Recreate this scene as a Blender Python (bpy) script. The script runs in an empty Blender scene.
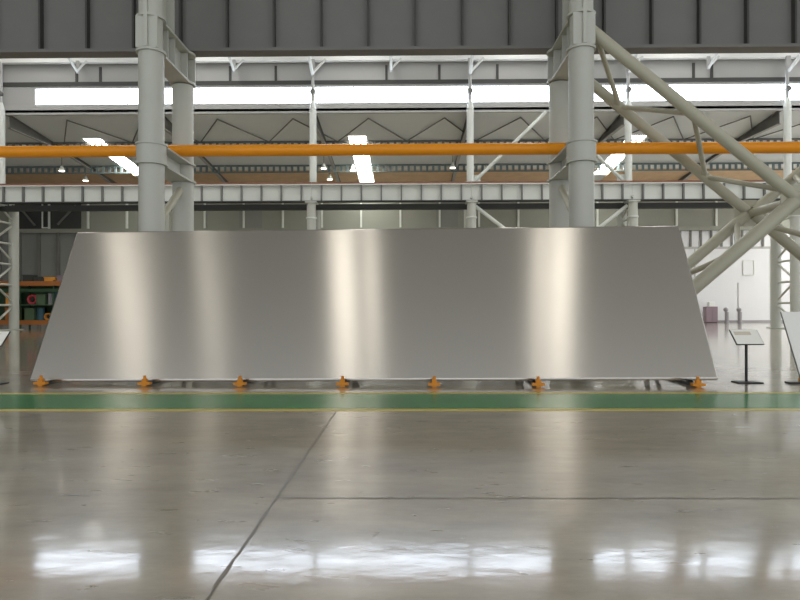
import bpy, bmesh, math, random
from mathutils import Vector, Matrix
random.seed(7)
S = bpy.context.scene
COL = S.collection
PI = math.pi

# ------------------------------------------------------------------ render look
S.view_settings.view_transform = 'Standard'
S.view_settings.look = 'None'
S.view_settings.gamma = 1.0
S.view_settings.use_curve_mapping = False
S.view_settings.exposure = 0.0

# ------------------------------------------------------------------ materials
def new_mat(name):
    m = bpy.data.materials.new(name); m.use_nodes = True
    nt = m.node_tree
    return m, nt, nt.nodes['Principled BSDF']

def srgb(r, g, b):
    f = lambda c: (c/12.92 if c <= .04045 else ((c+.055)/1.055)**2.4)
    return (f(r/255), f(g/255), f(b/255), 1)

def paint(name, rgb, rough=.5, var=.08, metal=0.0, scale=1.5, spec=.4):
    """plain painted surface with a faint procedural mottling"""
    m, nt, b = new_mat(name)
    tc = nt.nodes.new('ShaderNodeTexCoord')
    nz = nt.nodes.new('ShaderNodeTexNoise'); nz.inputs['Scale'].default_value = scale
    nz.inputs['Detail'].default_value = 4
    nt.links.new(tc.outputs['Object'], nz.inputs['Vector'])
    mx = nt.nodes.new('ShaderNodeMix'); mx.data_type = 'RGBA'
    c = srgb(*rgb)
    mx.inputs['A'].default_value = tuple(v*(1-var) for v in c[:3])+(1,)
    mx.inputs['B'].default_value = tuple(min(1, v*(1+var)) for v in c[:3])+(1,)
    nt.links.new(nz.outputs['Fac'], mx.inputs['Factor'])
    nt.links.new(mx.outputs['Result'], b.inputs['Base Color'])
    b.inputs['Roughness'].default_value = rough
    b.inputs['Metallic'].default_value = metal
    b.inputs['Specular IOR Level'].default_value = spec
    return m

def glow(name, rgb, strength):
    m, nt, b = new_mat(name)
    b.inputs['Base Color'].default_value = (.8, .8, .8, 1)
    b.inputs['Emission Color'].default_value = srgb(*rgb)
    b.inputs['Emission Strength'].default_value = strength
    return m

M = {}
M['column']   = paint('grey_green_steel_paint', (186, 188, 180), .45, .05)
M['brace']    = paint('beige_grey_steel_paint', (176, 174, 156), .45, .07)
M['girder']   = paint('dark_grey_girder_paint', (116, 116, 114), .6, .06)
M['girderdk'] = paint('dark_rail_and_shade_grey', (72, 72, 70), .6, .06)  # own grey of the rails; on girder stiffeners it stands in for shade
M['white']    = paint('off_white_steel_paint', (214, 216, 212), .5, .03)
M['fargirder']= paint('pale_grey_girder_paint', (216, 220, 214), .5, .03)
M['eave']     = paint('bright_white_eave_paint', (242, 243, 240), .5, .02)
M['decklt']   = paint('pale_roof_deck', (222, 226, 226), .7, .04, scale=.3)
M['dark']     = paint('dark_steel_and_shadow_tone', (62, 64, 62), .6, .1)  # dark steel; on the plate stands the tone stands in for shadow
M['truss']    = paint('mid_grey_truss_paint', (112, 112, 108), .6, .1)
M['rail']     = paint('red_brown_rail_paint', (128, 88, 70), .6, .1)
M['deck']     = paint('grey_roof_deck', (160, 160, 152), .7, .06, scale=.3)
M['brown']    = paint('brown_roof_lining', (216, 186, 152), .8, .2, scale=1.1)
M['teal']     = paint('blue_grey_purlin_paint', (104, 118, 120), .6, .1)
M['panel']    = paint('grey_wall_cladding', (176, 176, 174), .6, .04, scale=.4)
M['olive']    = paint('olive_grey_wall_panel', (142, 144, 134), .7, .06, scale=.4)
M['walldk']   = paint('grey_back_wall', (132, 134, 130), .7, .08, scale=.4)  # on the back wall, missing light is put into this grey
M['wallwh']   = paint('lit_white_back_wall', (222, 223, 226), .6, .02, scale=.4)  # stronger daylight on the right wall part is put into this white
M['pipe']     = paint('orange_pipe_paint', (236, 150, 20), .4, .06)
M['orange']   = paint('orange_stand_paint', (206, 134, 34), .5, .1)
M['black']    = paint('black_powder_coat', (30, 30, 31), .4, .1)
M['paper']    = paint('white_paper', (246, 246, 240), .5, .01)
M['ink']      = paint('pale_beige_print', (214, 205, 190), .6, .02)
M['greenrack']= paint('green_rack_paint', (50, 78, 52), .5, .1)
M['orack']    = paint('orange_rack_paint', (168, 104, 52), .5, .1)
M['seal']     = paint('dark_joint_sealant', (104, 97, 84), .35, .2, scale=9, spec=.8)
M['purple']   = paint('mauve_grey_cabinet_paint', (138, 120, 130), .5, .05)
M['greypost'] = paint('grey_post_paint', (150, 148, 152), .5, .05)
M['yellow']   = paint('yellow_line_paint', (196, 178, 84), .3, .12, scale=3)
M['red']      = paint('red_pink_paint', (204, 76, 84), .5, .1)
M['blue']     = paint('teal_blue_paint', (56, 92, 104), .5, .1)
M['amber']    = paint('amber_paint', (220, 150, 60), .5, .1)
M['crate']    = paint('dull_green_paint', (84, 104, 78), .6, .1)
M['whitebox'] = paint('white_box_paint', (226, 226, 224), .5, .05)
M['lamp']     = glow('lit_lamp', (255, 244, 224), 6.0)
M['sky']      = glow('daylit_skylight', (255, 249, 238), 4.7)
M['skymid']   = glow('daylit_skylight_mid', (255, 253, 248), 7.0)
M['skyfar']   = glow('daylit_skylight_far', (255, 253, 244), 22.0)
M['clere']    = glow('daylit_clerestory_pane', (228, 240, 255), 8.5)

def floor_material():
    m, nt, b = new_mat('polished_concrete')
    N = nt.nodes; L = nt.links
    tc = N.new('ShaderNodeTexCoord')
    mp = N.new('ShaderNodeMapping'); mp.inputs['Scale'].default_value = (.55, 1.3, 1)
    L.new(tc.outputs['Object'], mp.inputs['Vector'])
    n1 = N.new('ShaderNodeTexNoise'); n1.inputs['Scale'].default_value = 1.0; n1.inputs['Detail'].default_value = 8
    n1.inputs['Roughness'].default_value = .74
    L.new(mp.outputs['Vector'], n1.inputs['Vector'])
    r = N.new('ShaderNodeValToRGB')
    r.color_ramp.elements[0].position = .3; r.color_ramp.elements[0].color = srgb(104, 92, 71)
    r.color_ramp.elements[1].position = .7; r.color_ramp.elements[1].color = srgb(166, 152, 126)
    L.new(n1.outputs['Fac'], r.inputs['Fac'])
    L.new(r.outputs['Color'], b.inputs['Base Color'])
    mp2 = N.new('ShaderNodeMapping'); mp2.inputs['Scale'].default_value = (1.2, 5.0, 1)
    L.new(tc.outputs['Object'], mp2.inputs['Vector'])
    n2 = N.new('ShaderNodeTexNoise'); n2.inputs['Scale'].default_value = 1.6; n2.inputs['Detail'].default_value = 5
    L.new(mp2.outputs['Vector'], n2.inputs['Vector'])
    mr = N.new('ShaderNodeMapRange'); mr.inputs['To Min'].default_value = .22; mr.inputs['To Max'].default_value = .38
    L.new(n2.outputs['Fac'], mr.inputs['Value'])
    L.new(mr.outputs['Result'], b.inputs['Roughness'])
    bp = N.new('ShaderNodeBump'); bp.inputs['Strength'].default_value = .05; bp.inputs['Distance'].default_value = .05
    L.new(n2.outputs['Fac'], bp.inputs['Height'])
    L.new(bp.outputs['Normal'], b.inputs['Normal'])
    b.inputs['IOR'].default_value = 2.0
    b.inputs['Specular IOR Level'].default_value = .7
    b.inputs['Coat Weight'].default_value = 1.0; b.inputs['Coat IOR'].default_value = 1.65
    mr3 = N.new('ShaderNodeMapRange'); mr3.inputs['To Min'].default_value = .05; mr3.inputs['To Max'].default_value = .15
    L.new(n2.outputs['Fac'], mr3.inputs['Value']); L.new(mr3.outputs['Result'], b.inputs['Coat Roughness'])
    mp3 = N.new('ShaderNodeMapping'); mp3.inputs['Scale'].default_value = (2.2, 3.2, 1)
    L.new(tc.outputs['Object'], mp3.inputs['Vector'])
    n3 = N.new('ShaderNodeTexNoise'); n3.inputs['Scale'].default_value = 1.3; n3.inputs['Detail'].default_value = 3
    L.new(mp3.outputs['Vector'], n3.inputs['Vector'])
    bp2 = N.new('ShaderNodeBump'); bp2.inputs['Strength'].default_value = .03; bp2.inputs['Distance'].default_value = .05
    L.new(n3.outputs['Fac'], bp2.inputs['Height']); L.new(bp2.outputs['Normal'], b.inputs['Coat Normal'])
    return m
M['floor'] = floor_material()

def lane_material():
    m, nt, b = new_mat('green_lane_paint')
    N = nt.nodes; L = nt.links
    tc = N.new('ShaderNodeTexCoord')
    n1 = N.new('ShaderNodeTexNoise'); n1.inputs['Scale'].default_value = .8; n1.inputs['Detail'].default_value = 6
    L.new(tc.outputs['Object'], n1.inputs['Vector'])
    r = N.new('ShaderNodeValToRGB')
    r.color_ramp.elements[0].position = .3; r.color_ramp.elements[0].color = srgb(4, 112, 50)
    r.color_ramp.elements[1].position = .75; r.color_ramp.elements[1].color = srgb(20, 138, 66)
    L.new(n1.outputs['Fac'], r.inputs['Fac']); L.new(r.outputs['Color'], b.inputs['Base Color'])
    b.inputs['Roughness'].default_value = .2
    b.inputs['Specular IOR Level'].default_value = .6
    return m
M['lane'] = lane_material()

def brushed_aluminium():
    m, nt, b = new_mat('brushed_aluminium')
    N = nt.nodes; L = nt.links
    b.inputs['Base Color'].default_value = (.58, .55, .51, 1)
    b.inputs['Metallic'].default_value = 1.0
    tc = N.new('ShaderNodeTexCoord')
    mp = N.new('ShaderNodeMapping'); mp.inputs['Scale'].default_value = (.6, 22, 22)
    L.new(tc.outputs['Object'], mp.inputs['Vector'])
    nz = N.new('ShaderNodeTexNoise'); nz.inputs['Scale'].default_value = 2.0; nz.inputs['Detail'].default_value = 4
    L.new(mp.outputs['Vector'], nz.inputs['Vector'])
    mr = N.new('ShaderNodeMapRange'); mr.inputs['To Min'].default_value = .23; mr.inputs['To Max'].default_value = .27
    L.new(nz.outputs['Fac'], mr.inputs['Value']); L.new(mr.outputs['Result'], b.inputs['Roughness'])
    b.inputs['Anisotropic'].default_value = 1.0
    cv = N.new('ShaderNodeCombineXYZ')          # brushed along the length: highlights spread across it
    for k, v in zip('XYZ', (0.0, .493, .870)): cv.inputs[k].default_value = v
    L.new(cv.outputs['Vector'], b.inputs['Tangent'])
    return m
M['alu'] = brushed_aluminium()
M['alusmall'] = paint('pale_aluminium', (238, 238, 236), .4, .02)

# ------------------------------------------------------------------ mesh helpers
class MB:
    def __init__(s): s.bm = bmesh.new()
    def box(s, c, d, rot=None):
        v = bmesh.ops.create_cube(s.bm, size=1.0)['verts']
        mt = Matrix.Translation(Vector(c))
        if rot is not None: mt = mt @ rot
        bmesh.ops.transform(s.bm, matrix=mt @ Matrix.Diagonal((d[0], d[1], d[2], 1)), verts=v)
        return s
    def span(s, x0, x1, y0, y1, z0, z1):
        return s.box(((x0+x1)/2, (y0+y1)/2, (z0+z1)/2), (abs(x1-x0), abs(y1-y0), abs(z1-z0)))
    def tube(s, a, b, r, r2=None, n=20, caps=True):
        a = Vector(a); b = Vector(b); d = b-a
        v = bmesh.ops.create_cone(s.bm, cap_ends=caps, segments=n, radius1=r, radius2=r if r2 is None else r2, depth=d.length)['verts']
        q = Vector((0, 0, 1)).rotation_difference(d.normalized()).to_matrix().to_4x4()
        bmesh.ops.transform(s.bm, matrix=Matrix.Translation((a+b)/2) @ q, verts=v)
        return s
    def beam(s, a, b, w, h):
        """rectangular bar from a to b, w across, h in the upright plane"""
        a = Vector(a); b = Vector(b); d = (b-a); n = d.normalized()
        up = Vector((0, 0, 1)) if abs(n.z) < .98 else Vector((0, 1, 0))
        x = n.cross(up).normalized(); u = x.cross(n).normalized()
        rot = Matrix((x, n, u)).transposed().to_4x4()
        return s.box((a+b)/2, (w, d.length, h), rot)
    def poly(s, pts, thick, axis):
        """flat polygon extruded along axis vector"""
        ax = Vector(axis).normalized()*thick
        v0 = [s.bm.verts.new(Vector(p)-ax/2) for p in pts]; v1 = [s.bm.verts.new(Vector(p)+ax/2) for p in pts]
        s.bm.faces.new(v0[::-1]); s.bm.faces.new(v1)
        for i in range(len(pts)):
            j = (i+1) % len(pts); s.bm.faces.new((v0[i], v0[j], v1[j], v1[i]))
        return s
    def ball(s, c, r):
        v = bmesh.ops.create_uvsphere(s.bm, u_segments=16, v_segments=10, radius=r)['verts']
        bmesh.ops.translate(s.bm, vec=Vector(c), verts=v); return s
    def build(s, name, mat, parent=None, bevel=0.0, loc=None):
        bmesh.ops.recalc_face_normals(s.bm, faces=s.bm.faces[:])
        me = bpy.data.meshes.new(name); s.bm.to_mesh(me); s.bm.free()
        me.materials.append(M[mat])
        me.set_sharp_from_angle(angle=math.radians(40)) if hasattr(me, 'set_sharp_from_angle') else None
        for p in me.polygons: p.use_smooth = True
        o = bpy.data.objects.new(name, me); COL.objects.link(o)
        if parent is not None: o.parent = parent
        if loc is not None: o.location = loc
        if bevel:
            bv = o.modifiers.new('bevel', 'BEVEL'); bv.width = bevel; bv.segments = 2; bv.limit_method = 'ANGLE'
        return o

def tag(o, label=None, cat=None, group=None, kind=None):
    if label: o['label'] = label
    if cat: o['category'] = cat
    if group: o['group'] = group
    if kind: o['kind'] = kind
    return o
def empty(name, loc=(0, 0, 0), label=None, cat=None, group=None, rz=0):
    o = bpy.data.objects.new(name, None); COL.objects.link(o); o.location = loc; o.rotation_euler = (0, 0, rz)
    o.empty_display_size = .2
    return tag(o, label, cat, group)
def struct(o, label=None, cat=None):
    o['kind'] = 'structure'
    return tag(o, label, cat)
def copy_tree(o, parent=None):
    c = o.copy(); COL.objects.link(c)
    if parent is not None: c.parent = parent
    for ch in list(o.children): copy_tree(ch, c)
    return c

# ------------------------------------------------------------------ world + camera
w = bpy.data.worlds.new('daylight'); S.world = w; w.use_nodes = True
bg = w.node_tree.nodes['Background']
bg.inputs['Color'].default_value = (.94, .97, 1, 1); bg.inputs['Strength'].default_value = 1.35

F = 620.0
cam = bpy.data.cameras.new('camera'); co = bpy.data.objects.new('camera', cam); COL.objects.link(co)
cam.sensor_fit = 'HORIZONTAL'; cam.sensor_width = 36; cam.lens = 36*F/800
cam.shift_y = 8/800; cam.clip_end = 400
yaw = math.atan(7/F); roll = -.0026
co.matrix_world = Matrix.Translation((0, 0, 1.65)) @ Matrix.Rotation(yaw, 4, 'Z') @ Matrix.Rotation(PI/2, 4, 'X') @ Matrix.Rotation(roll, 4, 'Z')
S.camera = co

# ------------------------------------------------------------------ the setting
BX = 52                                   # half length of the hall along X
Y_NEAR, Y_MID, Y_BACK = 20.1, 48.0, 68.0
struct(MB().span(-BX, BX, -14, 70, -.3, 0).build('floor', 'floor'), 'polished grey brown concrete floor', 'floor')
struct(MB().span(-BX, BX, 10.13, 11.86, 0, .004).build('trim_1', 'lane'), 'painted green walkway lane across the floor in front of the plate', 'floor marking')
struct(MB().span(-BX, BX, 11.86, 12.08, 0, .005).build('trim_2', 'yellow'), 'thin yellow line on the plate side of the green lane', 'floor marking')
struct(MB().span(-BX, BX, 9.94, 10.13, 0, .005).build('trim_3', 'yellow'), 'thin yellow line on the near side of the green lane', 'floor marking')
def wobbly(p0, p1, wdt, step=.12):
    p0 = Vector(p0); p1 = Vector(p1); d = p1-p0; n = max(2, int(d.length/step)); t = Vector((-d.y, d.x, 0)).normalized()
    mb = MB(); prev = None
    for i in range(n+1):
        c = p0+d*i/n + t*random.uniform(-.006, .006); h = wdt*random.uniform(.3, .7)
        q = (mb.bm.verts.new(c-t*h), mb.bm.verts.new(c+t*h))
        if prev: mb.bm.faces.new((prev[0], q[0], q[1], prev[1]))
        prev = q
    return mb
struct(wobbly((-1.14, -10, .003), (-1.14, 9.94, .003), .022).build('trim_4', 'seal'), 'dark joint running across the concrete floor towards the green lane', 'floor joint')
struct(wobbly((-1.14, 5.38, .003), (BX, 5.38, .003), .022).build('trim_5', 'seal'), 'dark joint running left to right across the concrete floor', 'floor joint')

# ceilings
H_A, H_B = 21.0, 22.8
SA0, SA1 = -1.0, 8.0
SKX = [-39.7, -27.7, -15.7, -3.7, 8.3, 20.3, 32.3]
SLOTS_A = [(x, .6) for x in (-41, -29.2, -17.3, -4.45, 8.1, 20.4, 32.6)]+[(-12.4, .22), (-2.8, .25), (6.8, .22)]
SLOTS_B = [(x, 1.1) for x in SKX]
def ceiling_with_slots(y0, y1, sy0, sy1, z, slots):
    mb = MB()
    mb.span(-BX, BX, y0, sy0, z, z+.3).span(-BX, BX, sy1, y1, z, z+.3)
    e = [-BX]
    for x, hw in sorted(slots): e += [x-hw, x+hw]
    e.append(BX)
    for i in range(0, len(e), 2): mb.span(e[i], e[i+1], sy0, sy1, z, z+.3)
    return mb.build('ceiling', 'deck')
struct(ceiling_with_slots(-14, Y_NEAR, SA0, SA1, H_A, SLOTS_A), 'grey ceiling over the near bay', 'ceiling')
struct(ceiling_with_slots(Y_NEAR, Y_MID, 23, 45, H_B, SLOTS_B), 'grey ceiling over the middle bay', 'ceiling')
wn = 0
for z, a, b, m, sl in ((H_A, SA0, SA1, 'sky', SLOTS_A), (H_B, 23, 45, 'skymid', SLOTS_B)):
    for x, hw in sl:
        wn += 1
        struct(MB().span(x-hw, x+hw, a, b, z+.1, z+.16).build('window_%d' % wn, m), 'long daylit skylight strip in the ceiling', 'skylight')
# upper wall between the near and middle bay roofs
struct(MB().span(-BX, BX, 20.3, 20.5, H_A, H_B+.3).build('wall_near', 'panel'), 'grey cladding strip between two roofs', 'wall')

# far bay roof slopes down and away
def roofz(y): return 16.9-.095*(y-48)
FAR_SK = [(-27.3, 53.4, 63.6, .75), (-4.25, 53.2, 66.6, .75), (19.9, 53.4, 64.2, .75), (46.5, 49, 67, 1.9)]  # last skylight is added out of view to brighten the far bay
ang = math.atan(.095)
def slab(mb, x0, x1, y0, y1, th=.2, off=0.0):
    z0, z1 = roofz(y0)+off, roofz(y1)+off
    vs = [mb.bm.verts.new(p) for p in ((x0, y0, z0), (x1, y0, z0), (x1, y1, z1), (x0, y1, z1), (x0, y0, z0+th), (x1, y0, z0+th), (x1, y1, z1+th), (x0, y1, z1+th))]
    for f in ((0, 1, 2, 3), (7, 6, 5, 4), (0, 4, 5, 1), (1, 5, 6, 2), (2, 6, 7, 3), (3, 7, 4, 0)): mb.bm.faces.new([vs[i] for i in f])
    return mb
mb = MB(); ex = [-BX]
for x, a, b, hw in FAR_SK:
    slab(mb, ex[-1], x-hw, 47.9, 68.2); ex.append(x+hw)
    slab(mb, x-hw, x+hw, 47.9, a); slab(mb, x-hw, x+hw, b, 68.2)
slab(mb, ex[-1], BX, 47.9, 68.2)
struct(mb.build('ceiling', 'decklt'), 'grey sloping roof underside of the far bay', 'ceiling')
for x, a, b, hw in FAR_SK:
    wn += 1
    struct(slab(MB(), x-hw, x+hw, a, b, .06, .05).build('window_%d' % wn, 'skyfar'), 'bright skylight in the sloping far roof', 'skylight')  # includes the added unseen skylight at far right
# brown lining hung under the low end of the far roof, in bays
mb = MB(); e = [-BX]
for x, a, b, hw in FAR_SK: e += [x-hw, x+hw]
e.append(BX)
for i in range(0, len(e), 2): slab(mb, e[i], e[i+1], 62.2, 67.4, .05, -.06)
struct(mb.build('trim_6', 'brown'), 'rust brown lining along the low edge of the far roof', 'roof lining')

# wall with the clerestory, between middle and far bay
mb = MB()
mb.span(-BX, BX, Y_MID-.1, Y_MID+.1, 16.75, 17.52).span(-BX, BX, Y_MID-.1, Y_MID+.1, 18.8, H_B)
mb.span(-BX, -28.9, Y_MID-.1, Y_MID+.1, 17.52, 18.8)
struct(mb.build('wall_middle', 'panel'), 'grey upper wall with a long clerestory window band', 'wall')
struct(MB().span(-BX, BX, Y_MID-.2, Y_MID-.1, 18.95, 19.25).build('trim_7', 'girderdk'), 'dark rail along the top of the clerestory', 'trim')
mb = MB()
for px in (75, 99, 276, 387, 498, 693, 711, 186, 230, 440):
    x = (px-407)/620*47.8
    mb.span(x-.09, x+.09, Y_MID-.2, Y_MID-.1, 19.25, 20.4)
struct(mb.build('trim_9', 'girderdk'), 'short dark posts on the wall above the clerestory', 'trim')
COLX = [-31.15, -19.15, -7.15, 4.85, 16.85, 28.85]
edges = [-28.9]+COLX[1:]+[40.85, 50]
for i in range(len(edges)-1):
    wn += 1
    a, b = edges[i]+(.12 if i else 0), edges[i+1]-.12
    r = struct(empty('window_%d' % wn, ((a+b)/2, Y_MID, 17.52)), 'glaring white clerestory window band', 'window')
    hw = (b-a)/2
    MB().span(-hw, hw, -.03, .03, .0, 1.28).build('pane', 'clere', r)
    f = MB()
    for k in range(0, 5):
        xx = -hw+2*hw*k/4
        f.span(xx-.025, xx+.025, -.07, -.03, 0, 1.28)
    f.span(-hw, hw, -.08, -.03, -.04, .03).span(-hw, hw, -.08, -.03, 1.24, 1.3)
    f.build('window_frame', 'white', r)

# back wall of the far bay
SPLIT = 12.0  # wall tones differ left and right to stand in for uneven daylight
struct(MB().span(-BX, SPLIT, Y_BACK, Y_BACK+.3, 0, 10.3).build('wall_back', 'walldk'), 'left part of the back wall, missing light put into its grey', 'wall')
struct(MB().span(SPLIT, BX, Y_BACK, Y_BACK+.3, 0, 10.3).build('wall_back', 'wallwh'), 'right part of the back wall, daylight put into its white', 'wall')
struct(MB().span(-BX, BX, Y_BACK, Y_BACK+.3, 10.3, 15.2).build('wall_back', 'olive'), 'olive grey panel band high on the back wall', 'wall')
struct(MB().span(-BX, BX, Y_BACK-.35, Y_BACK, 10.0, 10.45).build('trim_10', 'olive'), 'grey ledge beam across the back wall', 'trim')
struct(MB().span(SPLIT, BX, Y_BACK-.05, Y_BACK, 8.0, 8.25).build('trim_11', 'panel'), 'thin grey rail across the white back wall', 'trim')
mb = MB()
x = -48.0
while x < 50:
    mb.span(x-.1, x+.1, Y_BACK-.2, Y_BACK, 10.45, 14.6); x += 4.3
struct(mb.build('trim_12', 'fargirder'), 'pale posts dividing the high panel band', 'trim')
mb = MB(); x = SPLIT+1
while x < 50:
    mb.span(x-.11, x+.11, Y_BACK-.12, Y_BACK, 8.25, 10.0); x += 1.12
struct(mb.build('trim_13', 'truss'), 'row of dark slats high on the white back wall', 'trim')
mb = MB()
for x in (24.5, 28.3, 31.4, 36.1, 39.6, 43.4): mb.span(x-.06, x+.06, Y_BACK-.04, Y_BACK, .3, 4.3 if int(x*10) % 2 else 8)
struct(mb.build('trim_14', 'panel'), 'thin vertical seams on the white back wall', 'trim')
struct(MB().span(SPLIT, BX, Y_BACK-.06, Y_BACK, 0, .22).build('baseboard_back', 'greypost'), 'grey baseboard of the white back wall', 'baseboard')
mb = MB(); x = -47.0
while x < SPLIT:
    mb.span(x-.16, x+.16, Y_BACK-.3, Y_BACK, 0, 10.0); x += 2.15
struct(mb.build('trim_15', 'truss'), 'dark ribs down the grey back wall', 'trim')
r = struct(empty('window_%d' % (wn+1), (37.2, Y_BACK, 5.2)), 'small white framed window on the white back wall', 'window')
MB().span(-.55, .55, -.05, .0, 0, 1.5).build('pane', 'wallwh', r)
f = MB().span(-.6, .6, -.1, -.03, -.08, .0).span(-.6, .6, -.1, -.03, 1.5, 1.58).span(-.62, -.54, -.1, -.03, 0, 1.5).span(.54, .62, -.1, -.03, 0, 1.5)
f.build('window_frame', 'white', r)
struct(MB().span(-BX-.3, -BX, -14, 70, 0, 23).build('wall_left', 'walldk'), 'grey end wall', 'wall')

# ------------------------------------------------------------------ eave beam of the middle bay with knee braces
o = MB().span(-BX, BX, 47.2, 47.6, 20.55, 21.12).build('eave_beam', 'eave')
tag(o, 'long pale beam running across above the clerestory windows', 'beam')
knees = [-25.15, -19.15, -13.15, -7.15, -1.15, 4.85, 10.85, 16.85, 22.85, 28.85]
def knee(k):
    root = empty('knee_brace')
    MB().tube((0, 47.08, 20.62-.85*k), (0, 47.08-1.7*k, 20.6), .1*k**.7, n=12).build('strut', 'white', root)
    MB().tube((0, 47.08, 20.62-.8*k), (.75*k, 47.08, 20.6), .08*k**.7, n=12).build('strut', 'white', root)
    MB().span(-.12*k, .12*k, 47.1, 47.2, 20.62-.95*k, 20.62).build('gusset', 'panel', root)
    return root
def ordn(i, n):
    w = ['first', 'second', 'third', 'fourth', 'fifth', 'sixth', 'seventh', 'eighth', 'ninth', 'tenth', 'eleventh', 'twelfth']
    return 'leftmost' if i == 0 else ('rightmost' if i == n-1 else w[i]+' from the left')
kn = {0: knee(1.0), 1: knee(1.35)}; used = set()
for i, x in enumerate(knees):
    c = copy_tree(kn[i % 2]) if i % 2 in used else kn[i % 2]
    used.add(i % 2)
    c.location = (x, 0, 0)
    tag(c, 'small V-shaped white knee brace under the eave beam, %s' % ordn(i, len(knees)), 'brace', 'knee braces below the pale eave beam')

# ------------------------------------------------------------------ far row: laced columns, crane girder, bracing
def far_column():
    r = empty('lattice_column')
    MB().tube((0, -.9, 0), (0, -.9, 9.6), .34).build('column_pipe', 'column', r)
    MB().tube((0, 1.5, 0), (0, 1.5, 9.6), .36).build('column_pipe', 'column', r)
    MB().span(-.5, .5, -1.4, 2.0, 0, .06).build('base_plate', 'column', r)
    MB().span(-.42, .42, -1.3, 1.9, 9.5, 9.62).build('cap_plate', 'column', r)
    z = .5; s = 1
    while z < 8.6:
        a, b = (-.9, 1.5) if s > 0 else (1.5, -.9)
        MB().tube((0, a, z), (0, b, z+1.45), .085, n=12).build('lacing_bar', 'column', r)
        MB().tube((0, -.9, z+1.45), (0, 1.5, z+1.45), .085, n=12).build('lacing_bar', 'column', r)
        z += 1.6; s = -s
    MB().tube((0, .0, 11.0), (0, .0, 16.9), .27).build('upper_pipe', 'fargirder', r)
    MB().tube((0, .0, 16.9), (0, .0, 17.5), .27, .12).build('taper', 'fargirder', r)
    MB().tube((0, .0, 17.5), (0, .0, 20.6), .12, n=12).build('mullion_post', 'panel', r)
    MB().tube((0, -.25, 18.15), (0, .0, 18.15), .2, n=12).build('clamp', 'truss', r)
    MB().tube((0, -.9, 8.35), (0, -.9, 8.45), .41).build('collar', 'fargirder', r)
    MB().span(-.3, .3, -.5, .6, 10.94, 11.0).build('seat_plate', 'fargirder', r)
    return r
YF = 47.3
fc = far_column()
for i, x in enumerate(COLX):
    c = fc if i == 0 else copy_tree(fc)
    c.location = (x, YF, 0)
    tag(c, 'pale laced steel column far back, standing below the clerestory, %s' % ordn(i, len(COLX)), 'column', 'laced columns of the far row')

def far_girder(L, n):
    r = empty('crane_girder')
    MB().span(0, L, -.02, .02, 9.7, 10.9).build('web', 'fargirder', r)
    MB().span(0, L, -.28, .28, 9.62, 9.7).build('bottom_flange', 'dark', r)
    MB().span(0, L, -.28, .28, 10.86, 10.94).build('top_flange', 'white', r)
    MB().span(0, L, -.06, .06, 10.94, 11.12).build('crane_rail', 'rail', r)
    MB().span(0, L, .5, .9, 9.15, 9.55).build('lower_beam', 'dark', r)
    for k in range(n):
        x = L*(k+.5)/n
        MB().span(x-.05, x+.05, -.26, -.02, 9.7, 10.86).build('stiffener', 'girder', r)
    return r
fx = COLX+[40.85]
g0 = far_girder(11.98, 8)
for i in range(len(fx)-1):
    c = g0 if i == 0 else copy_tree(g0)
    c.location = (fx[i]+.01, YF-.75, 0)
    tag(c, 'pale grey crane girder with red-brown rail between far columns, %s' % ordn(i, len(fx)-1), 'girder', 'crane girders of the far row')

# bracing of the far row, bays right of centre
def far_brace(x0, sgn, label):
    r = empty('wall_bracing', (x0, YF, 0), label, 'brace', 'diagonal bracing of the far row')
    MB().tube((.3*sgn, .2, 11.3), (5.8*sgn, .2, 16.6), .13, n=14).build('upper_diagonal', 'fargirder', r)
    MB().tube((.3*sgn, -.6, 9.3), (5.8*sgn, -.6, 5.0), .14, n=14).build('lower_diagonal', 'fargirder', r)
    MB().span(-.1 if sgn > 0 else -.8, .8 if sgn > 0 else .1, .18, .22, 11.05, 11.8).build('gusset', 'fargirder', r)
far_brace(4.85, 1, 'pale diagonal bracing rising right from the far column above the plate')
far_brace(16.85, -1, 'pale diagonal bracing rising left behind the thick right-hand column')

# ------------------------------------------------------------------ far bay roof trusses and lattice purlins
def rafter():
    r = empty('roof_rafter')
    y0, y1 = 48.3, 67.6
    zb = lambda y: roofz(y)-.28-.75*max(0, 1-(y-y0)/6.5)-.35*max(0, 1-(y1-y)/5)
    ys = [y0+(y1-y0)*k/12 for k in range(13)]
    mb = MB(); top = []; bot = []
    pts = [(0, y, roofz(y)-.06) for y in ys]+[(0, y, zb(y)) for y in reversed(ys)]
    mb.poly(pts, .03, (1, 0, 0)); mb.build('web', 'truss', r)
    fl = MB()
    q = [[fl.bm.verts.new((dx, y, zb(y)-dz)) for dx, dz in ((-.14, 0), (.14, 0), (.14, .05), (-.14, .05))] for y in ys]
    for u, v in zip(q[:-1], q[1:]):
        for k in range(4): fl.bm.faces.new((u[k], u[(k+1) % 4], v[(k+1) % 4], v[k]))
    fl.build('bottom_flange', 'panel', r)
    MB().beam((0, y0, roofz(y0)-.05), (0, y1, roofz(y1)-.05), .28, .06).build('top_flange', 'truss', r)
    return r
t0 = rafter(); tx = COLX
for i, x in enumerate(tx):
    c = t0 if i == 0 else copy_tree(t0)
    c.location = (x, 0, 0)
    tag(c, 'dark haunched rafter under the sloping far roof, %s' % ordn(i, len(tx)), 'rafter', 'rafters of the far roof')
r = empty('roof_bracing', (0, 50, 16.2), 'thin dark zigzag bracing rods under the far roof just below the clerestory', 'brace')
for k in range(-10, 12):
    x0, x1 = k*3.0, (k+1)*3.0
    ya, yb = (49.0, 54.0) if k % 2 else (54.0, 49.0)
    MB().tube((x0, ya-50, roofz(ya)-16.35), (x1, yb-50, roofz(yb)-16.35), .05, n=8).build('rod', 'truss', r)
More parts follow.
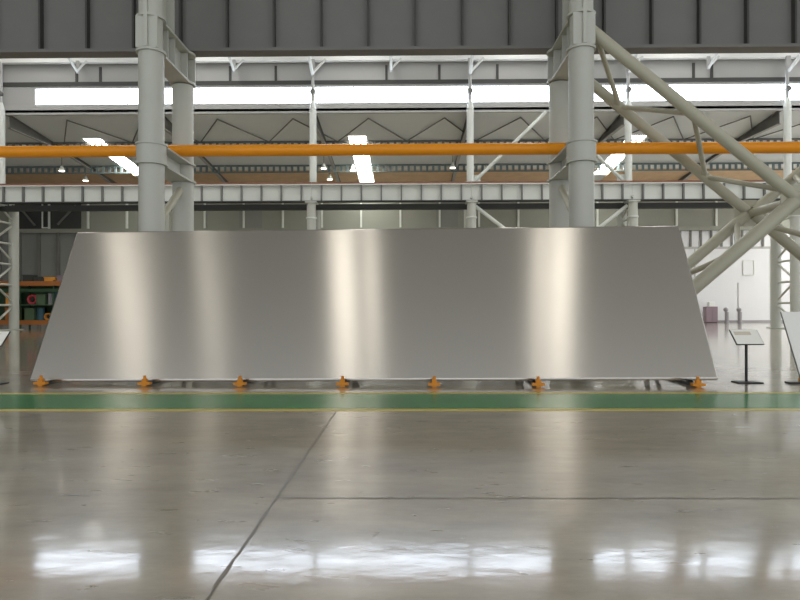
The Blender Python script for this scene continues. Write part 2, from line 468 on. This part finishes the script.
def lattice(y, depth, mat, label):
    r = empty('lattice_purlin', (0, y, roofz(y)-.02), label, 'purlin')
    MB().span(-46, 46, -.08, .08, -.14, 0).build('top_chord', mat, r)
    MB().span(-46, 46, -.08, .08, -depth, -depth+.12).build('bottom_chord', mat, r)
    mb = MB(); x = -46.0; prev = None; k = 0          # one continuous folded strip
    while x < 46:
        for zz in ((-depth+.1, -.1) if k % 2 else (-.1, -depth+.1)):
            q = [mb.bm.verts.new((x+dx, dy, zz)) for dx, dy in ((-.11, -.05), (.11, -.05), (.11, .05), (-.11, .05))]
            if prev:
                for a in range(4): mb.bm.faces.new((prev[a], prev[(a+1) % 4], q[(a+1) % 4], q[a]))
            prev = q
        x += .6; k += 1
    mb.build('web', mat, r)
lattice(54.2, .55, 'truss', 'dark dotted lattice purlin showing just above the orange pipe')
lattice(60.6, .75, 'teal', 'blue-grey dotted lattice purlin showing just below the orange pipe')

# high bay lamps of the far bay
lamp0 = empty('pendant_lamp')
MB().tube((0, 0, .5), (0, 0, 2.2), .02, n=8).build('cord', 'dark', lamp0)
MB().tube((0, 0, 0), (0, 0, .5), .28, .08, n=16).build('lamp_shade', 'fargirder', lamp0)
MB().tube((0, 0, -.05), (0, 0, 0), .24, .26, n=16).build('bulb', 'lamp', lamp0)
for i, (px, py, yy, lb) in enumerate(((60, 169, 58, 'small hanging lamp far left, beside the left skylight'), (84, 179, 62, 'small hanging lamp below and right of the leftmost lamp'),
        (324, 168, 58, 'small hanging lamp left of the centre skylight'), (330, 179, 62, 'lower small hanging lamp left of the centre skylight'), (453, 168, 58, 'small hanging lamp left of the far column near centre'),
        (353, 170, 58.2, 'small hanging lamp touching the centre skylight in view'))):
    c = lamp0 if i == 0 else copy_tree(lamp0)
    z = 1.65+(308-py)*yy/620
    c.location = ((px-407)/620*yy, yy, z)
    tag(c, lb, 'lamp', 'hanging lamps of the far bay')
    top = roofz(yy)-z
    for ch in c.children:
        if ch.name.startswith('cord'):
            ch.scale = (1, 1, (top-.5)/1.7); ch.location = (0, 0, .5-.5*(top-.5)/1.7)

# ------------------------------------------------------------------ near row: thick two-pipe columns
def near_column():
    r = empty('steel_column')                       # origin at the front pipe foot; rear pipe 2.45 m behind
    D = 2.45
    MB().tube((0, 0, 0), (0, 0, 8.8), .345, n=32).build('column_pipe', 'column', r)
    MB().tube((0, D, 0), (0, D, 8.75), .325, n=32).build('column_pipe', 'column', r)
    MB().span(-.6, .6, -.55, D+.6, 0, .05).build('base_plate', 'column', r)
    for z in (8.78, 9.72):
        mb = MB(); mb.tube((0, 0, z), (0, 0, z+.07), .40, n=32).span(-.3, .3, 0, D, z, z+.07).tube((0, D, z), (0, D, z+.07), .39, n=32)
        mb.build('cap_plate', 'column', r)
    # box head between the two plates
    h = MB(); h.span(-.30, .30, -.33, -.28, 8.85, 9.72).span(-.03, .03, -.28, D+.3, 8.85, 9.72).span(-.30, .30, D+.28, D+.33, 8.85, 9.72)
    h.tube((0, 0, 8.85), (0, 0, 9.72), .31, n=32)
    h.build('head_web', 'column', r)
    for y in (.62, 1.15, D-.25):
        MB().span(-.24, .24, y-.02, y+.02, 8.85, 9.72).build('stiffener', 'column', r)
    # upper H section
    u = MB(); u.tube((0, 0, 9.79), (0, 0, 14.5), .33, n=32).span(-.03, .03, .2, 1.1, 9.79, 14.5).span(-.24, .24, 1.06, 1.12, 9.79, 14.5)
    u.build('upper_section', 'column', r)
    MB().span(-.05, .05, -.40, -.32, 8.86, 14.5).build('front_rib', 'column', r)
    # collar sleeve carrying the pipe
    c = MB(); c.tube((0, 0, 5.72), (0, 0, 6.2), .40, n=32)
    c.build('collar', 'column', r)
    for z in (5.66, 6.2):
        mb = MB(); mb.tube((0, 0, z), (0, 0, z+.05), .43, n=32).span(-.34, .34, 0, D, z, z+.05).tube((0, D, z), (0, D, z+.05), .40, n=32)
        mb.build('bracket_plate', 'column', r)
    MB().span(-.02, .02, .3, D-.25, 5.71, 6.2).build('bracket_web', 'column', r)
    z = .2; s = 1
    for a, b, za, zb in ((0, D, 3.75, 5.6), (D, 0, 2.0, 3.75), (0, D, .25, 2.0)):
        MB().tube((0, a, za), (0, b, zb), .11, n=16).build('lacing_bar', 'brace', r)
    for zz in (3.75, 2.0): MB().tube((0, 0, zz), (0, D, zz), .09, n=16).build('lacing_bar', 'column', r)
    MB().tube((0, 0, 4.62), (0, 0, 4.65), .35, n=32).build('weld_seam', 'column', r)
    return r
NX = [-7.15, 4.86, 16.87]
nc = near_column()
for i, (x, lb) in enumerate(zip(NX, ('thick grey-green column pair rising behind the left part of the plate', 'thick grey-green column pair rising behind the right part of the plate, with tubular bracing', 'thick grey-green column pair past the right edge holding the far end of the tubular bracing'))):
    c = nc if i == 0 else copy_tree(nc)
    c.location = (x, 17.3, 0)
    tag(c, lb, 'column', 'thick columns of the near row')

# near crane girders (dark)
def near_girder(L):
    r = empty('crane_girder')
    MB().span(0, L, -.02, .02, 9.95, 12.3).build('web', 'girder', r)
    MB().span(0, L, -.25, .25, 9.85, 9.95).build('bottom_flange', 'girder', r)
    MB().span(0, L, -.3, .3, 12.3, 12.4).build('top_flange', 'girderdk', r)
    MB().span(0, L, -.07, .07, 12.4, 12.56).build('crane_rail', 'girderdk', r)
    n = 8
    for k in range(n):
        x = L*(k+.95)/n
        MB().span(x-.03, x+.03, -.22, -.02, 9.95, 12.3).build('stiffener', 'girderdk', r)  # darker than the web: weaker light on the stiffeners put into colour
    return r
nx = [-19.16]+NX
ng = near_girder(12.009)
for i in range(3):
    c = ng if i == 0 else copy_tree(ng)
    c.location = (nx[i], 19.9, 0)
    tag(c, ('dark grey crane girder above, left of the left thick column', 'dark grey crane girder above, between the two thick columns', 'dark grey crane girder above, right of the right thick column')[i], 'girder', 'dark crane girders of the near row')

# orange pipe
r = empty('gas_pipe', (0, 18.75, 6.25), 'long orange pipe running level across the hall behind the front columns', 'pipe')
MB().tube((-26, 0, .19), (26, 0, .19), .175, n=32).build('pipe_run', 'pipe', r)
for x in NX:
    MB().span(x-.2, x+.2, -.12, .12, 0, .03).build('cradle', 'orange', r)

# big tubular bracing between right column and the next one
xm, zm = (NX[1]+NX[2])/2, 4.62
r = empty('tubular_bracing', (xm, 17.3, 0), 'big beige-grey tubular cross bracing right of the right thick column', 'brace')
D = 2.45
for yy, ru, rl, nm in ((0, .165, .195, 'front'), (D, .16, .17, 'rear')):
    for s in (-1, 1):
        MB().tube((s*5.75, yy, 9.38), (s*.12, yy, zm+.08), ru, n=24).build('upper_chord', 'brace', r)
        MB().tube((s*.12, yy, zm-.05), (s*5.35, yy, .1), rl, n=24).build('lower_chord', 'brace', r)
def on_up(x): return zm+(9.38-zm)*abs(x)/5.75
def on_lo(x): return zm-(zm-.1)*abs(x)/5.35
for s in (-1, 1):
    seq = [(5.6, 0), (4.1, D), (2.9, 0), (1.4, D), (.3, 0)]
    for (xa, ya), (xb, yb) in zip(seq[:-1], seq[1:]):
        MB().tube((s*xa, ya, on_up(xa)), (s*xb, yb, on_up(xb)), .075, n=14).build('lacing_bar', 'brace', r)
    seq = [(.4, D), (1.7, 0), (2.6, D), (3.9, 0), (5.0, D)]
    for (xa, ya), (xb, yb) in zip(seq[:-1], seq[1:]):
        MB().tube((s*xa, ya, on_lo(xa)), (s*xb, yb, on_lo(xb)), .085, n=14).build('lacing_bar', 'brace', r)
for yy in (0, D):
    MB().poly([(-.5, yy, zm+.2), (-.2, yy, zm+.42), (.2, yy, zm+.42), (.5, yy, zm+.2), (.5, yy, zm-.22), (.2, yy, zm-.42), (-.2, yy, zm-.42), (-.5, yy, zm-.22)], .04, (0, 1, 0)).build('gusset', 'brace', r)
MB().tube((0, 0, zm), (0, D, zm), .13, n=20).build('cross_tube', 'brace', r)

# ------------------------------------------------------------------ the big aluminium plate and its stands
BL, BR = Vector((-8.27, 13.42, .075)), Vector((6.56, 13.0, .075))
TL, TR = Vector((-8.27, 15.38, 3.58)), Vector((6.56, 14.96, 3.58))
ex_ = (BR-BL).normalized(); eu = (TL-BL).normalized(); en = ex_.cross(eu).normalized()   # en points to the camera side
L = (BR-BL).length; Hh = (TL-BL).length; T = .10
R = Matrix((ex_, eu, en)).transposed().to_4x4()
mb = MB(); mb.span(0, L, 0, Hh, -T, 0)
pl = mb.build('aluminium_plate', 'alu', bevel=.045)
pl.matrix_world = Matrix.Translation(BL) @ R
tag(pl, 'huge bare brushed aluminium plate leaning back on small orange stands', 'plate')

CHX = [36, 143, 240, 343, 434, 536, 690]
stand0 = None
names = ['leftmost', 'second from the left', 'third from the left', 'fourth from the left', 'fifth from the left', 'sixth from the left', 'rightmost']
def stand(wd):
    r = empty('plate_stand')
    c60 = eu.y; s60 = eu.z
    MB().span(-.05, .05, -.2, 3.0, 0, .06).build('base_beam', 'dark', r)  # inner parts dark instead of orange: shadow under the plate put into colour
    q = MB().span(-.13, .13, -.29, -.16, .03, .08).span(-.05, .05, -.27, -.17, 0, .15).tube((0, -.22, .14), (0, -.22, .22), .032, n=12)
    q.build('stop_block', 'orange', r)
    MB().beam((0, .16, .06), (0, .16+c60/s60*3.1, 3.16), .12, .08).build('inclined_rail', 'dark', r)
    MB().beam((0, 2.8, .06), (0, 1.70, 2.55), .1, .1).build('rear_strut', 'dark', r)
    MB().beam((0, 2.1, .06), (0, .98, 1.33), .08, .08).build('inner_strut', 'dark', r)
    return r
st = stand(.15)
for i, px in enumerate(CHX):
    x = (px-407)/620*13.15
    t = (x-BL.x)/(BR.x-BL.x); y = BL.y+(BR.y-BL.y)*t
    c = st if i == 0 else copy_tree(st)
    c.location = (x, y+.06, 0); c.rotation_euler = (0, 0, math.atan2(ex_.y, ex_.x))
    tag(c, 'small orange steel stand under the foot of the aluminium plate, %s' % names[i], 'stand', 'orange stands under the plate')

# ------------------------------------------------------------------ sign stands
def sign_stand(loc, label):
    r = empty('sign_stand', loc, label, 'sign stand', 'black sign stands beside the plate')
    MB().span(-.27, .27, -.17, .17, 0, .025).build('base_plate', 'black', r, bevel=.008)
    MB().tube((0, .03, .025), (0, .03, .98), .03, n=16).build('post', 'black', r)
    hd = empty('sign_panel'); hd.parent = r
    rot = Matrix.Rotation(math.radians(45), 4, 'X')
    MB().box((0, .02, .99), (.6, .44, .03), rot).build('frame', 'black', r, bevel=.006)
    n = rot @ Vector((0, 0, 1))
    sh = MB().box(Vector((0, .02, .99))+n*.017, (.575, .42, .006), rot).build('sheet', 'paper', r)
    k = MB()
    u = rot @ Vector((0, 1, 0))
    k.box(Vector((-.06, .02, .99))+n*.0205+u*.10, (.36, .10, .001), rot)
    k.build('print', 'ink', sh)
    bpy.data.objects.remove(hd)
    return r
sign_stand((7.42, 13.62, 0), 'black sign stand with a tilted white sheet right of the plate')
sign_stand((-9.14, 13.55, 0), 'black sign stand with a tilted white sheet cut by the left edge')

# small leaning plate at the right edge
r = empty('sample_plate', (8.5, 13.5, .12), 'small pale plate leaning back at the right edge, beside the sign stand', 'plate')
th = math.atan2(.70, 1.42); rot = Matrix.Rotation(-th, 4, 'X'); up = rot @ Vector((0, 0, 1))
MB().box(Vector((1.1, 0, 0))+up*.79, (2.2, .03, 1.58), rot).build('sheet', 'alusmall', r, bevel=.008)
MB().box(Vector((-.006, 0, 0))+up*.79, (.010, .032, 1.58), rot).build('edge_strip', 'truss', r)
r = empty('plate_stand', (8.5, 13.5, 0), 'low orange and black stand carrying the small pale plate at right', 'stand')
MB().span(-.28, 2.3, -.12, .1, 0, .035).build('base_beam', 'black', r)
MB().span(.02, .14, -.16, .1, .035, .115).build('stop_block', 'orange', r)
MB().span(.02, .12, -.17, -.10, .115, .28).build('stop_block', 'orange', r)
MB().span(1.9, 2.02, -.16, .1, .035, .115).build('stop_block', 'orange', r)
MB().beam((1.1, .95, .03), (1.1, .62, 1.1), .06, .06).build('rear_strut', 'black', r)
MB().beam((1.8, .95, .03), (1.8, .62, 1.1), .06, .06).build('rear_strut', 'black', r)
MB().span(1.06, 1.84, .9, .98, 0, .04).build('rear_bar', 'black', r)

# ------------------------------------------------------------------ storage rack at far left
RX, RY = -31.8, 50.6
r = empty('storage_rack', (RX, RY, 0), 'long storage rack with orange beams and green uprights at far left', 'rack')
W = 8.4
for x in (-3.6, 0, 2.8, 5.6, W):
    for y in (0, 1.3):
        MB().span(x-.06, x+.06, y-.06, y+.06, 0, 4.0).build('upright', 'greenrack', r)
for z in (.35, 3.55):
    MB().span(-3.6, W, -.1, -.04, z, z+.38).build('beam', 'orack', r)
    MB().span(-3.6, W, 1.34, 1.4, z, z+.38).build('beam', 'orack', r)
    MB().span(-3.6, W, -.04, 1.34, z+.3, z+.36).build('shelf_board', 'crate', r)
MB().span(-3.6, W, -.06, 1.34, 1.95, 2.02).build('shelf_board', 'crate', r)
MB().span(-3.6, W, -.08, -.06, 3.05, 3.3).build('mesh_panel', 'greenrack', r)
MB().span(-3.6, W, 1.36, 1.38, .4, 3.6).build('back_panel', 'greenrack', r)
Z1, Z2, Z3 = .71, 2.02, 3.91
def drum(x, z, rr, h, mat, label, name='drum', cat='drum', grp='drums on the storage rack'):
    d = empty(name, (RX+x, RY+.55, z), label, cat, grp)
    MB().tube((0, 0, 0), (0, 0, h), rr, n=20).build('body', mat, d)
    MB().tube((0, 0, h), (0, 0, h+.04), rr*1.04, n=20).build('lid', 'dark', d)
def crate(x, z, w_, h, mat, label):
    d = empty('crate', (RX+x, RY+.55, z), label, 'crate', 'crates on the storage rack')
    MB().span(-w_/2, w_/2, -.4, .4, 0, h).build('body', mat, d, bevel=.02)
    MB().span(-w_/2-.02, w_/2+.02, -.42, .42, h, h+.06).build('lid', mat, d)
def coil(x, z, rr, mat, label):
    d = empty('cable_coil', (RX+x, RY+.5, z+rr), label, 'coil', 'coils on the storage rack')
    mb = MB(); n = 24
    for ring in (-.1, .1):
        for k in range(n):
            a, b = 2*PI*k/n, 2*PI*(k+1)/n
            mb.tube((rr*.8*math.cos(a), ring, rr*.8*math.sin(a)), (rr*.8*math.cos(b), ring, rr*.8*math.sin(b)), rr*.2, n=8, caps=False)
    mb.build('winding', mat, d)
    MB().tube((0, -.05, 0), (0, .05, 0), rr*.3, n=16).build('hub', 'dark', d)
coil(.75, Z2, .42, 'red', 'red coil on the middle shelf of the rack')
crate(1.6, Z2, .7, .8, 'crate', 'dull green crate on the middle shelf, right of the red coil')
drum(2.25, Z2, .22, .9, 'greypost', 'grey drum on the middle shelf of the rack')
crate(3.1, Z2, 1.0, .95, 'blue', 'wide dark teal crate on the middle shelf near the plate edge')
drum(3.9, Z2, .2, .8, 'amber', 'amber drum on the middle shelf near the plate edge')
crate(.65, Z1, .8, .95, 'crate', 'dull green crate on the bottom shelf beside the lattice column')
drum(1.4, Z1, .3, 1.0, 'blue', 'dark teal drum on the bottom shelf of the rack')
coil(2.05, Z1, .31, 'amber', 'amber coil on the bottom shelf, left of the white drum')
drum(2.62, Z1, .18, 1.1, 'whitebox', 'white drum on the bottom shelf of the rack')
crate(3.3, Z1, .8, 1.0, 'amber', 'amber crate on the bottom shelf near the plate edge')
crate(4.3, Z1, .9, 1.0, 'crate', 'dull green crate on the bottom shelf just behind the plate edge')
crate(.5, Z3, .8, .5, 'dark', 'black crate on top of the rack beside the lattice column')
crate(1.4, Z3, .7, .34, 'dark', 'low black crate on top of the rack, second from the lattice column')
crate(2.35, Z3, .9, .3, 'amber', 'low amber crate on top of the rack')
crate(3.3, Z3, .7, .45, 'purple', 'mauve crate on top of the rack')
coil(4.2, Z3, .4, 'amber', 'amber coil on top of the rack')
crate(-.9, Z2, .8, .9, 'amber', 'amber crate on the middle shelf left of the lattice column')
crate(-.9, Z1, .9, 1.0, 'orack', 'orange crate on the bottom shelf left of the lattice column')

# dark recess and bracing high on the back wall, left
struct(MB().span(-44, -35.9, Y_BACK-.06, Y_BACK, 10.45, 14.6).build('trim_16', 'dark'), 'dark panel high on the back wall at left', 'trim')
struct(MB().span(-18.4, -15.9, Y_BACK-.06, Y_BACK, 10.45, 14.6).build('trim_17', 'walldk'), 'dull grey panel high on the back wall, left of centre', 'trim')
struct(MB().span(3.2, 5.6, Y_BACK-.06, Y_BACK, 10.45, 14.6).build('trim_18', 'walldk'), 'dull grey panel high on the back wall, right of centre', 'trim')
r = empty('wall_bracing', (-39.6, 67.6, 10.5), 'V-shaped bracing with a white frame high on the back wall above the storage rack', 'brace')
MB().tube((-2.9, 0, 2.3), (-1.2, 0, .3), .12, n=12).build('diagonal', 'truss', r)
MB().tube((3.3, 0, 2.5), (1.3, 0, .4), .12, n=12).build('diagonal', 'truss', r)
MB().span(-.45, -.33, -.06, .06, .1, 3.4).span(.33, .45, -.06, .06, .1, 3.4).span(-.45, .45, -.06, .06, 0, .12).build('frame', 'white', r)

# ------------------------------------------------------------------ far right by the white wall
r = empty('cabinet', (32.55, 66.9, 0), 'mauve grey cabinet standing against the white back wall', 'cabinet')
MB().span(-.62, .62, -.35, .35, .05, 1.72).build('body', 'purple', r, bevel=.02)
MB().span(-.6, -.02, -.38, -.35, .12, 1.66).build('door', 'purple', r)
MB().span(.02, .6, -.38, -.35, .12, 1.66).build('door', 'purple', r)
MB().span(-.56, .56, -.3, .3, 0, .05).build('plinth', 'dark', r)
o = MB().span(-.3, .32, -.25, .25, 0, .5).build('box', 'whitebox', None, bevel=.03, loc=(32.6, 66.9, 1.72))
tag(o, 'white box on top of the mauve cabinet', 'box')
for x, lb in ((34.35, 'grey post with a dark round head, nearer the mauve cabinet'), (35.75, 'grey post with a dark round head, farther from the mauve cabinet')):
    d = empty('post', (x, 67.0, 0), lb, 'post', 'posts by the white back wall')
    MB().tube((0, 0, 0), (0, 0, 1.15), .2, n=20).build('shaft', 'greypost', d)
    MB().tube((0, 0, 0), (0, 0, .05), .3, n=20).build('base', 'greypost', d)
    MB().ball((-.1, 0, 1.38), .25).build('head', 'greypost', d)
